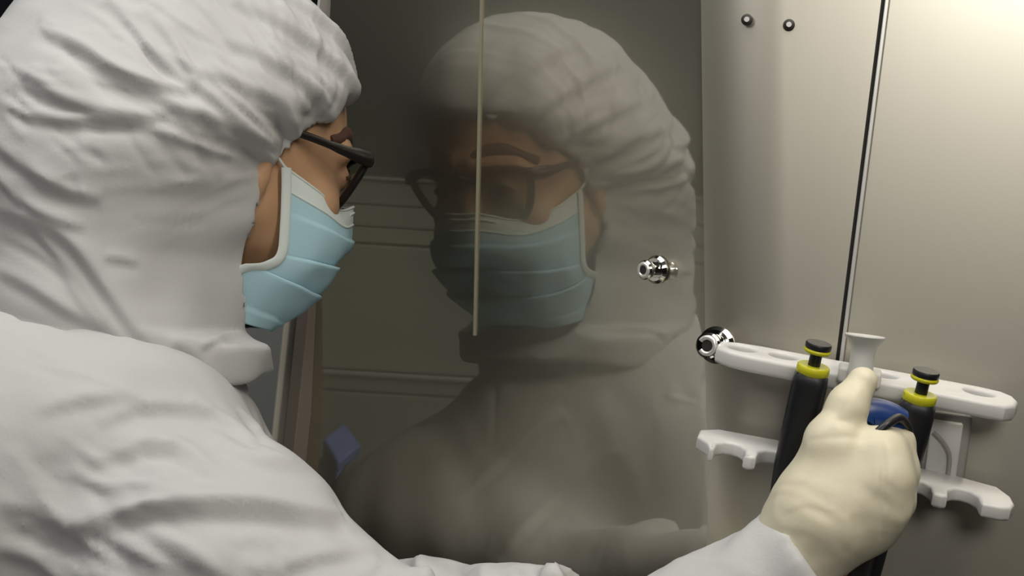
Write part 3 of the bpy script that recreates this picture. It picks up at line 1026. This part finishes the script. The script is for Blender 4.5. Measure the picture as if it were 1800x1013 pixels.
for pts in ([(885, 588), (950, 602), (1010, 640)], [(865, 590), (800, 650), (740, 720)], [(1000, 700), (920, 760), (820, 860)], [(1100, 760), (1000, 840), (900, 960)]):
    CS += fold(pts, .006, .005, m=True)
cov_v = wobble(v, vnormals(v, cov_f), .17, .0026, 21, 2, along=unit(D(1, 0, -.45)), keep=.35)
cov_v = wobble(cov_v, vnormals(cov_v, cov_f), .045, .0003, 22, 2, along=unit(D(1, 0, -.45)), keep=.25)
v = cov_v
v = press(cov_v, cov_f, CS)
coverall = mesh_obj('coverall', v, cov_f, MAT['suit'], person)

# --- gloves
F = Field(axis(P(1380, 900, .91)[0] - .08, P(1620, 900, .92)[0] + .02, .0016), axis(P(1500,850,.85)[1], P(1500,850,.975)[1], .0016), axis(P(1500, 1030, .91)[2] - .06, P(1500, 640, .91)[2] + .01, .0016))
hand_field(F, 0.0)
F.add(F.cap(P(1436, 912, .905), P(1330, 1080, .922), 0.0262, 0.028), 0.012)
d = unit(RW - RE)
F.F = np.maximum(F.F, -((F.X - RW[0]) * d[0] + (F.Y - RW[1]) * d[1] + (F.Z - RW[2]) * d[2] + .075))
v, f = F.mesh()
v = relax(v, f, 2)
GS = []
GS += fold([(1375, 900), (1420, 885), (1470, 900)], .0035, .0005)
GS += fold([(1488, 905), (1492, 935), (1490, 968)], .0030, .0008, dx=8, dy=0)
GS.append(([(1551, 772), (1553, 820), (1552, 880), (1550, 950)], .0016, -.0014, 0, ''))
GS.append(([(1470, 745), (1480, 740), (1500, 746)], .0022, -.0010, 0, ''))
GS.append(([(1418, 775), (1450, 770), (1495, 768), (1530, 775)], .0028, -.0008, 0, ''))
v = wobble(v, vnormals(v, f), .04, .0003, 31, 2)
v = press(v, f, GS)
glove = mesh_obj('glove', v, f, MAT['glove'], person)
glove['label'] = 'cream latex glove'
F = Field(axis(LW[0] - .05, LW[0] + .18, .0025), axis(LW[1] - .10, LW[1] + .07, .0025), axis(LW[2] - .08, LW[2] + .05, .0025))
left_hand_field(F, 0.0)
v, f = F.mesh(); v = relax(v, f, 1)
mesh_obj('glove', v, f, MAT['glove'], person)

# --- face mask
rows = [  # (edge a, b, c), (mid a, b, c), (centre b, c)
    ((.0730, .014, -.040), (.046, .064, -.0660), (.1015, -.0600)),
    ((.0735, .015, -.055), (.049, .068, -.0780), (.1020, -.0735)),
    ((.0735, .016, -.085), (.052, .069, -.0960), (.1000, -.0960)),
    ((.0725, .015, -.108), (.053, .064, -.1130), (.0850, -.1120)),
    ((.0700, .004, -.117), (.052, .054, -.1300), (.0740, -.1320)),
    ((.0660, -.018, -.124), (.047, .038, -.1480), (.0620, -.1490)),
    ((.0560, -.024, -.158), (.038, .018, -.1670), (.0330, -.1650)),
]
NT, NS = 90, 61
ctrl = []
for e0, m0, c0 in rows:
    pts = [np.array(e0), np.array(m0), np.array((0.018, c0[0] - .004, c0[1])), ]
    full = [np.array(e0), (np.array(e0) * .42 + np.array(m0) * .58) + np.array([.010, .002, 0]), np.array(m0) + [.0, .009, 0],
            np.array((.020, c0[0] - .003, c0[1])), np.array((0, c0[0], c0[1]))]
    mir = [p * [-1, 1, 1] for p in full[:-1]][::-1]
    line = catmull(full + mir, 12)
    L = np.array(line); s = np.concatenate([[0], np.cumsum(np.linalg.norm(np.diff(L, axis=0), axis=1))]); s /= s[-1]
    u = np.linspace(0, 1, NS)
    ctrl.append(np.stack([np.interp(u, s, L[:, i]) for i in range(3)], 1))
ctrl = np.array(ctrl)
T = np.linspace(0, 1, NT)
col = np.array([np.array(catmull([ctrl[r, j] for r in range(len(rows))], 15)) for j in range(NS)])   # NS x M x 3
tt = np.linspace(0, 1, col.shape[1])
grid = np.zeros((NT, NS, 3))
for j in range(NS):
    for i in range(3): grid[:, j, i] = np.interp(T, tt, col[j, :, i])
# pleats: each fold steps out over the one below
ss = np.abs(np.linspace(-1, 1, NS))
for i, t in enumerate(T):
    for k, (t0, t1) in enumerate(((.27, .50), (.50, .72), (.72, .93))):
        if t0 <= t < t1:
            q = (t - t0) / (t1 - t0)
            amt = .0050 * (1 - q) - .0018
            grid[i, :, 1] += amt * (1 - ss ** 6)
            grid[i, :, 0] += np.sign(np.linspace(-1, 1, NS)) * -amt * .8 * (ss > .4) * (1 - ss ** 6)
# soft crumples on the near cheek
for i, t in enumerate(T):
    for j in range(NS):
        x = -1 + 2 * j / (NS - 1)
        grid[i, j, 1] += .0022 * math.sin(9 * x + 7 * t) * (1 - abs(x)) ** .5 * t * 1.3 + .0012 * math.sin(23 * x - 11 * t) * (1 - abs(x) ** 4) * t


for t0, j0, dt, dj, amp in ((.62, 12, .10, .55, .0035), (.50, 20, .08, -.6, .003), (.78, 16, .07, .3, .0028), (.40, 24, .06, .35, .0022)):
    for i, t in enumerate(T):
        for j in range(NS):
            for jj in (j, ):
                d_ = (jj - j0 - (t - t0) * 60 * dj) / 5.0
                grid[i, j, 1] -= amp * math.exp(-((t - t0) / dt) ** 2) * math.exp(-d_ * d_)


def face_grid(g, name, material, parent, th=0.0012, outward=True):
    n0, n1 = g.shape[:2]
    W = np.array([H(*p) for p in g.reshape(-1, 3)])
    fs = []
    for i in range(n0 - 1):
        for j in range(n1 - 1):
            a = i * n1 + j
            fs.append((a, a + 1, a + n1 + 1, a + n1))
    o = mesh_obj(name, W, np.array(fs), material, parent)
    o.data.update()
    c = sum((p.center for p in o.data.polygons), Vector()) / len(o.data.polygons)
    nrm = sum((p.normal for p in o.data.polygons), Vector())
    if nrm.dot(Vector(Fh)) < 0: o.data.flip_normals()
    md = o.modifiers.new('solid', 'SOLIDIFY'); md.thickness = th; md.offset = 1
    return o


iw = int(NT * .185)
mask_o = face_grid(grid[iw:], 'face_mask', MAT['mask'], person)
mask_o['label'] = 'pale blue pleated surgical mask with white bindings'
face_grid(grid[:iw + 1], 'nose_band', MAT['mask_white'], mask_o)
wire = MB().tube([H(*grid[int(iw * .45), j]) + Fh * .0016 for j in range(22, 39)], 0.0011, 8)
wire.build('nose_wire', MAT['mask_white'], mask_o)
for t_ in (0, iw):
    MB().tube([H(*grid[t_, j]) + (H(*grid[t_, j]) - H(0, 0, grid[t_, j][2])) * .012 for j in range(0, NS)], 0.0011, 8).build('piping', MAT['mask_white'], mask_o)
for s_, j in ((1, 0), (-1, NS - 1)):
    edge = [grid[i, j].copy() for i in range(0, int(NT * .97), 3)]
    ed = [H(*(p * [1.03, 1, 1])) for p in edge]
    MB().tube(ed, 0.0042, 12, flat=.35, side=Fh).build('binding', MAT['mask_white'], mask_o)
    # ear loop
    e0, e1 = grid[1, j], grid[int(NT * .84), j]
    sg = np.sign(e0[0])
    loop = catmull([e0 * [1.02, 1, 1], (sg * .080, -.015, -.018), (sg * .083, -.036, -.04), (sg * .080, -.032, -.075), e1 * [1.02, 1, 1]], 6)
    MB().tube([H(*p) for p in loop], 0.0012, 8).build('ear_loop', MAT['mask_white'], mask_o)

# --- glasses
gl = bpy.data.objects.new('glasses', None); COL.objects.link(gl); gl.parent = person
gl.location = Vector(H(0, .08, -.04)) - Vector(feet)
gl['label'] = 'black framed glasses'
for s_ in (1, -1):
    def LP(x, y):                                     # lens plane, x outwards, y down
        return H(s_ * (.008 + x),  .0965 - .13 * x - y * .50, -.022 - y * 1.05)
    o_ = [(.002, .004), (.020, -.001), (.048, -.001), (.058, .004), (.056, .017), (.046, .034), (.032, .043), (.014, .042), (.004, .028)]
    oc = catmull([(*p,) for p in o_], 5, closed=True)
    rim = [LP(*p) for p in oc]
    mb = MB(); mb.tube(rim + [rim[0], rim[1]], 0.0030, 10, cap=False, flat=1.3, side=Fh)
    mb.build('rim', MAT['frame'], gl)
    cen = LP(.03, .02)
    mb = MB().add([cen] + rim, [(0, i + 1, (i + 1) % len(rim) + 1) for i in range(len(rim))])
    lo = mb.build('lens', MAT['lens'], gl, smooth=False)
    md = lo.modifiers.new('solid', 'SOLIDIFY'); md.thickness = 0.0014; md.offset = 0
    hinge = LP(.058, .003)
    mb = MB(); mb.tube(catmull([hinge + Fh * .001, hinge + Rh * s_ * .006 - Fh * .002, H(s_ * .0775, .062, -.0215), H(s_ * .0795, .025, -.0135), H(s_ * .0805, -.015, -.008), H(s_ * .081, -.035, -.03)], 5),
                       [.0060] * 9 + [.0050, .0044, .0040] + [.0032] * 14, 10, flat=.55, side=Uh)
    mb.build('temple', MAT['frame'], gl)
mb = MB(); mb.tube(catmull([H(-.010, .0965, -.030), H(0, .1000, -.027), H(.010, .0965, -.030)], 5), .0024, 10)
mb.build('bridge', MAT['frame'], gl)


# ================================================================== THE PIPETTE STAND
ST_Z = (P(1290, 622, .985)[2] + P(1740, 715, .94)[2]) / 2
SL = on_right(1264, 607, 0.012); SR = on_right(1784, 690, 0.012)
ex = unit(TB_ - UP * .055); ey = unit(-MB_ - UP * .16); UT = np.cross(ex, ey); UT = UT if UT[2] > 0 else -UT
o0 = SL.copy()
LEN = float((SR - SL) @ ex)
stand = thing('pipette_stand', 'white plastic pipette stand with a flared centre post, fixed to the steel wall', 'stand', (o0[0], o0[1], ST_Z - .12) + ex * LEN / 2)


def arc_outline(L, wmid, wend, n=14, r=.012):
    """long plate: gently bowed front, rounded far end, narrow near end (x along the wall, y out)"""
    pts = []
    for t in np.linspace(0, 1, n): pts.append((L * t, .006 + wmid * math.sin(math.pi * (.12 + .76 * t)) * .25))      # wall side
    pts = [(0.0, .010), (.012, .004)] + [(L * t, .002) for t in np.linspace(.15, .88, n)] + [(L * .955, .005), (L * .99, .013), (L, .024), (L * .985, .036), (L * .95, .043)]
    pts += [(L * t, .043 - .004 * t0) for t, t0 in zip(np.linspace(.88, .12, n), np.linspace(0, 1, n))] + [(.010, .036), (0.0, .028)]
    return pts


def oval(cx_, cy_, rx, ry, n=24):
    return [(cx_ + rx * math.cos(a), cy_ + ry * math.sin(a)) for a in np.linspace(0, 2 * math.pi, n, endpoint=False)]


hx = [LEN * q for q in (.085, .225, .56, .875)]
top = slab(arc_outline(LEN, .04, .02), [oval(x, .019, .0095, .0085) for x in hx], o0, ex, ey, UT, .0115, .0028, 'top_bar', MAT['white_plastic'], stand)
# lower bar with open notches in its front
LZ = P(1600, 845, .95)[2]
L0 = on_right(1232, 757, 0.012); L1 = on_right(1768, 880, 0.012); LL = float((L1 - L0) @ ex)
lo = [(0.0, .014), (.012, .004), (LL * .3, .0015), (LL * .8, .0015), (LL * .96, .010), (LL * .995, .026), (LL, .040), (LL * .985, .049), (LL * .955, .052), (LL * .90, .052)]
for c_ in (.845, .70, .55, .40, .25, .115):
    x = LL * c_; w_ = .0105
    lo += [(x + w_, .050), (x + w_ * .92, .038), (x + w_ * .5, .031), (x, .029), (x - w_ * .5, .031), (x - w_ * .92, .038), (x - w_, .050), (x - w_ - .003, .052)]
    if c_ > .2: lo += [(x - w_ - .008, .051)]
lo += [(.008, .040), (.0, .030)]
ol = L0.copy()
low = slab(lo, [], ol, ex, ey, UT, .010, .0022, 'lower_bar', MAT['white_plastic'], stand)
cp = o0 + ex * (float((P(1516, 640, .955) - o0) @ ex)) + ey * .052
zf = lambda py: P(1516, py, .94)[2]
mb = MB()
prof = [(zf(592), .0128), (zf(594), .0130), (zf(598), .0122), (zf(606), .0098), (zf(616), .0082), (zf(630), .0076), (zf(655), .0080), (zf(700), .0080), (zf(1060), .0085)]
mb.tube([np.array([cp[0], cp[1], z]) for z, _ in prof], [r_ for _, r_ in prof], 36)
mb.build('post', MAT['white_plastic'], stand)
MB().box(np.array([cp[0], cp[1], ST_Z]) - ey * .012, ex * .014, ey * .008, UP * .0052).build('bracket', MAT['white_plastic'], stand, bevel=.002)
MB().box(np.array([cp[0], cp[1], LZ]) - ey * .012, ex * .014, ey * .008, UP * .0048).build('bracket', MAT['white_plastic'], stand, bevel=.002)
for z_, off_ in ((ST_Z, .006), (LZ, .006)):
    for q in (.3, .7):
        p_ = right_pt(float(TB_ @ (o0 + ex * LEN * q)), z_, 0.0)
        MB().tube([p_ + ey * .0002, p_ + ey * .016], .004, 16).build('peg', MAT['white_plastic'], stand)


def pipette(pt, pb, label, width=.0115, ring='lime', cap=True, body_len=.12):
    """slim hand pipette hanging from pt towards pb; its flat side faces the room"""
    ax = unit(pb - pt); sd = unit(ex - ax * (ex @ ax)); fr = np.cross(ax, sd)
    if fr @ ey < 0: fr = -fr
    r = thing('pipette', label, 'pipette', pt + ax * .22, 'pipettes in the stand')

    def q(t, a=0., b=0.): return pt + ax * t + sd * a + fr * b
    # body: rounded box section, tapering to the shaft
    prof = [(.006, .82), (.0085, .96), (.013, 1.0), (.03, 1.0), (body_len * .6, .93), (body_len * .85, .72), (body_len, .50), (body_len + .01, .42)]
    n = 32; vs = []; fs = []
    for t, k in prof:
        for i in range(n):
            a = 2 * math.pi * i / n
            c_, s_ = math.cos(a), math.sin(a)
            g = (abs(c_) ** 4 + abs(s_) ** 4) ** -.25
            vs.append(q(t, c_ * g * width * k, s_ * g * width * .92 * k))
    for i in range(len(prof) - 1):
        for j in range(n):
            k = (j + 1) % n; fs.append((i * n + j, i * n + k, (i + 1) * n + k, (i + 1) * n + j))
    fs.append(tuple(range(n))[::-1]); fs.append(tuple((len(prof) - 1) * n + j for j in range(n)))
    b = MB().add(vs, fs).build('body', MAT['black_plastic'], r)
    bm = bmesh.new(); bm.from_mesh(b.data); bmesh.ops.recalc_face_normals(bm, faces=bm.faces); bm.to_mesh(b.data); bm.free()
    MB().tube([q(body_len + .008), q(body_len + .05), q(body_len + .09)], [width * .42, width * .36, width * .20], 20).build('shaft', MAT['black_plastic'], r)
    # oval lime collar: ring below and above, window between
    def ring(t, h, k, name, material, k2=None):
        k2 = k if k2 is None else k2
        pr = [(t, k * .93), (t + .0008, k), (t + h - .0008, k2), (t + h, k2 * .93)]
        m2 = MB(); m2.tube([q(u_) for u_, _ in pr], [width * w_ for _, w_ in pr], 32, flat=.92, side=sd)
        return m2.build(name, material, r)
    ring(.0005, .006, .93, 'collar', MAT['lime'])
    MB().tube([q(-.0088), q(.001)], [.0040, .0040], 20).build('stem', MAT['black_plastic'], r)
    cr = ring(-.0110, .0026, .78, 'plunger_ring', MAT['lime'])
    ring(-.0150, .0042, .74, 'plunger', MAT['black_plastic'])
    return r, q


pl = o0 + ex * float((P(1427, 640, .955) - o0) @ ex) + ey * .057; pl[2] = P(1431, 640, .945)[2]
pr = o0 + ex * float((P(1620, 690, .945) - o0) @ ex) + ey * .061; pr[2] = P(1621, 688, .93)[2]


def at_depth_of(px, py, p):
    return P(px, py, float(RC[:, 1] @ (p - CAM)))


pl = at_depth_of(1431, 641, pl); pr = at_depth_of(1619, 690, pr)
pipette(pl, pl + (at_depth_of(1390, 880, pl) - pl) + RC[:, 1] * .026, 'black pipette with a lime collar hanging left of the gloved hand')
pipette(pr, at_depth_of(1583, 900, pr) + RC[:, 1] * .022, 'black pipette with a lime collar hanging right of the gloved hand', body_len=.085)

# the pipette held in the hand
ha = P(1545, 735, .927); hb = P(1497, 1000, .932)
ax = unit(hb - ha); sd = unit(ex - ax * (ex @ ax)); fr = np.cross(ax, sd)
held = thing('pipette', 'dark pipette with a blue head gripped in the gloved hand', 'pipette', ha + ax * .2)
MB().tube([ha + ax * t for t in (-.002, .0, .03, .07, .10, .115)], [.009, .0105, .0105, .0115, .0105, .008], 24).build('body', MAT['soft_black'], held)
MB().tube([ha + ax * t for t in (.114, .15, .19)], [.0055, .0045, .0025], 20).build('shaft', MAT['black_plastic'], held)
hk = catmull([P(1512, 745, .912), P(1518, 732, .914), P(1538, 731, .916), P(1562, 737, .917), P(1582, 746, .918)], 6)
MB().tube(hk, [.0095 + .0015 * math.sin(math.pi * i / (len(hk) - 1)) for i in range(len(hk))], 20, flat=1.0, side=-ax).build('head', MAT['blue'], held)
hk = catmull([P(1510, 742, .906), P(1520, 764, .896), P(1540, 762, .893), P(1560, 746, .894), P(1582, 735, .903), P(1597, 756, .915), P(1602, 790, .926), P(1604, 830, .930)], 7)
MB().tube(hk, .0028, 12).build('finger_hook', MAT['black_plastic'], held)

# ------------------------------------------------------------------ wall knobs, screws and socket
def knob(p, n, side_, s_, label):
    k = thing('wall_knob', label, 'knob', p, 'chrome knobs on the steel wall')
    MB().tube([p + n * t * s_ for t in (0.0002, .002, .004)], [.0105 * s_, .0105 * s_, .0085 * s_], 40).build('base_plate', MAT['chrome'], k)
    MB().tube([p + n * t * s_ for t in (.0035, .008, .012, .0145, .0155)], [.0062 * s_, .0055 * s_, .0072 * s_, .0072 * s_, .0062 * s_], 32).build('neck', MAT['chrome'], k)
    c = p + n * .0158 * s_
    u_ = unit(np.cross(n, UP)); w_ = np.cross(u_, n)
    ring_ = [c + (math.cos(a) * u_ + math.sin(a) * w_) * .0045 * s_ for a in np.linspace(.5, 5.6, 30)]
    MB().tube(ring_, .0014 * s_, 10).build('ring', MAT['steel_lip'], k)
    MB().tube([c - n * .0005, c + n * .0006], .0030 * s_, 20).build('socket', MAT['dark_trim'], k)
    return k


nA = unit(-M_)
nK = unit(-M_ * .75 - MB_ * .25)
knob(on_wall(1156, 474, 0.0003), nA, 0, 1.0, 'chrome knob alone in the middle of the steel wall')
knob(on_right(1262, 606, 0.0055) - MB_ * .004, unit(-MB_ - TB_ * .3), 0, 1.25, 'chrome knob at the left end of the white pipette stand')
for (x, y), lb in (((1313, 35), 'small black ringed screw hole, the left one at the top of the wall'), ((1387, 44), 'small black ringed screw hole, the right one at the top of the wall')):
    p = on_right(x, y, 0.0002); n = -MB_
    sc = thing('screw', lb, 'screw', p, 'screws at the top of the wall')
    u_ = TB_; w_ = UP
    MB().tube([p, p + n * .0014, p + n * .0020], [.0040, .0040, .0032], 28).build('washer', MAT['dark_trim'], sc)
    MB().tube([p + n * .0016, p + n * .0032], [.0021, .0018], 20).build('head', MAT['steel_lip'], sc)

# socket box low on the right sheet
sq = thing('socket_box', 'grey square socket box on the wall behind the lower bar of the stand', 'socket', on_right(1660, 840, 0.0))
c0, c1 = on_right(1622, 790, 0), on_right(1700, 790, 0)
hz = abs(on_right(1660, 728, 0)[2] - on_right(1660, 850, 0)[2]) / 2
cc = on_right(1662, 787, .006); hw = float((c1 - c0) @ TB_) / 2
MB().box(cc, TB_ * hw, MB_ * .0058, UP * hz).build('frame', MAT['grey_plastic'], sq, bevel=.002)
MB().box(cc - MB_ * .0075 - TB_ * hw * .12, TB_ * hw * .72, MB_ * .0030, UP * hz * .80).build('cover', MAT['white_plastic'], sq, bevel=.0015)
cb = catmull([cc - MB_ * .0125 - TB_ * hw * .7 + UP * hz * .45, cc - MB_ * .013 - TB_ * hw * .2 + UP * hz * .2, cc - MB_ * .013 + TB_ * hw * .15 - UP * hz * .15, cc - MB_ * .0125 + TB_ * hw * .2 - UP * hz * .7], 6)
MB().tube(cb, .0014, 10).build('rib', MAT['grey_plastic'], sq)
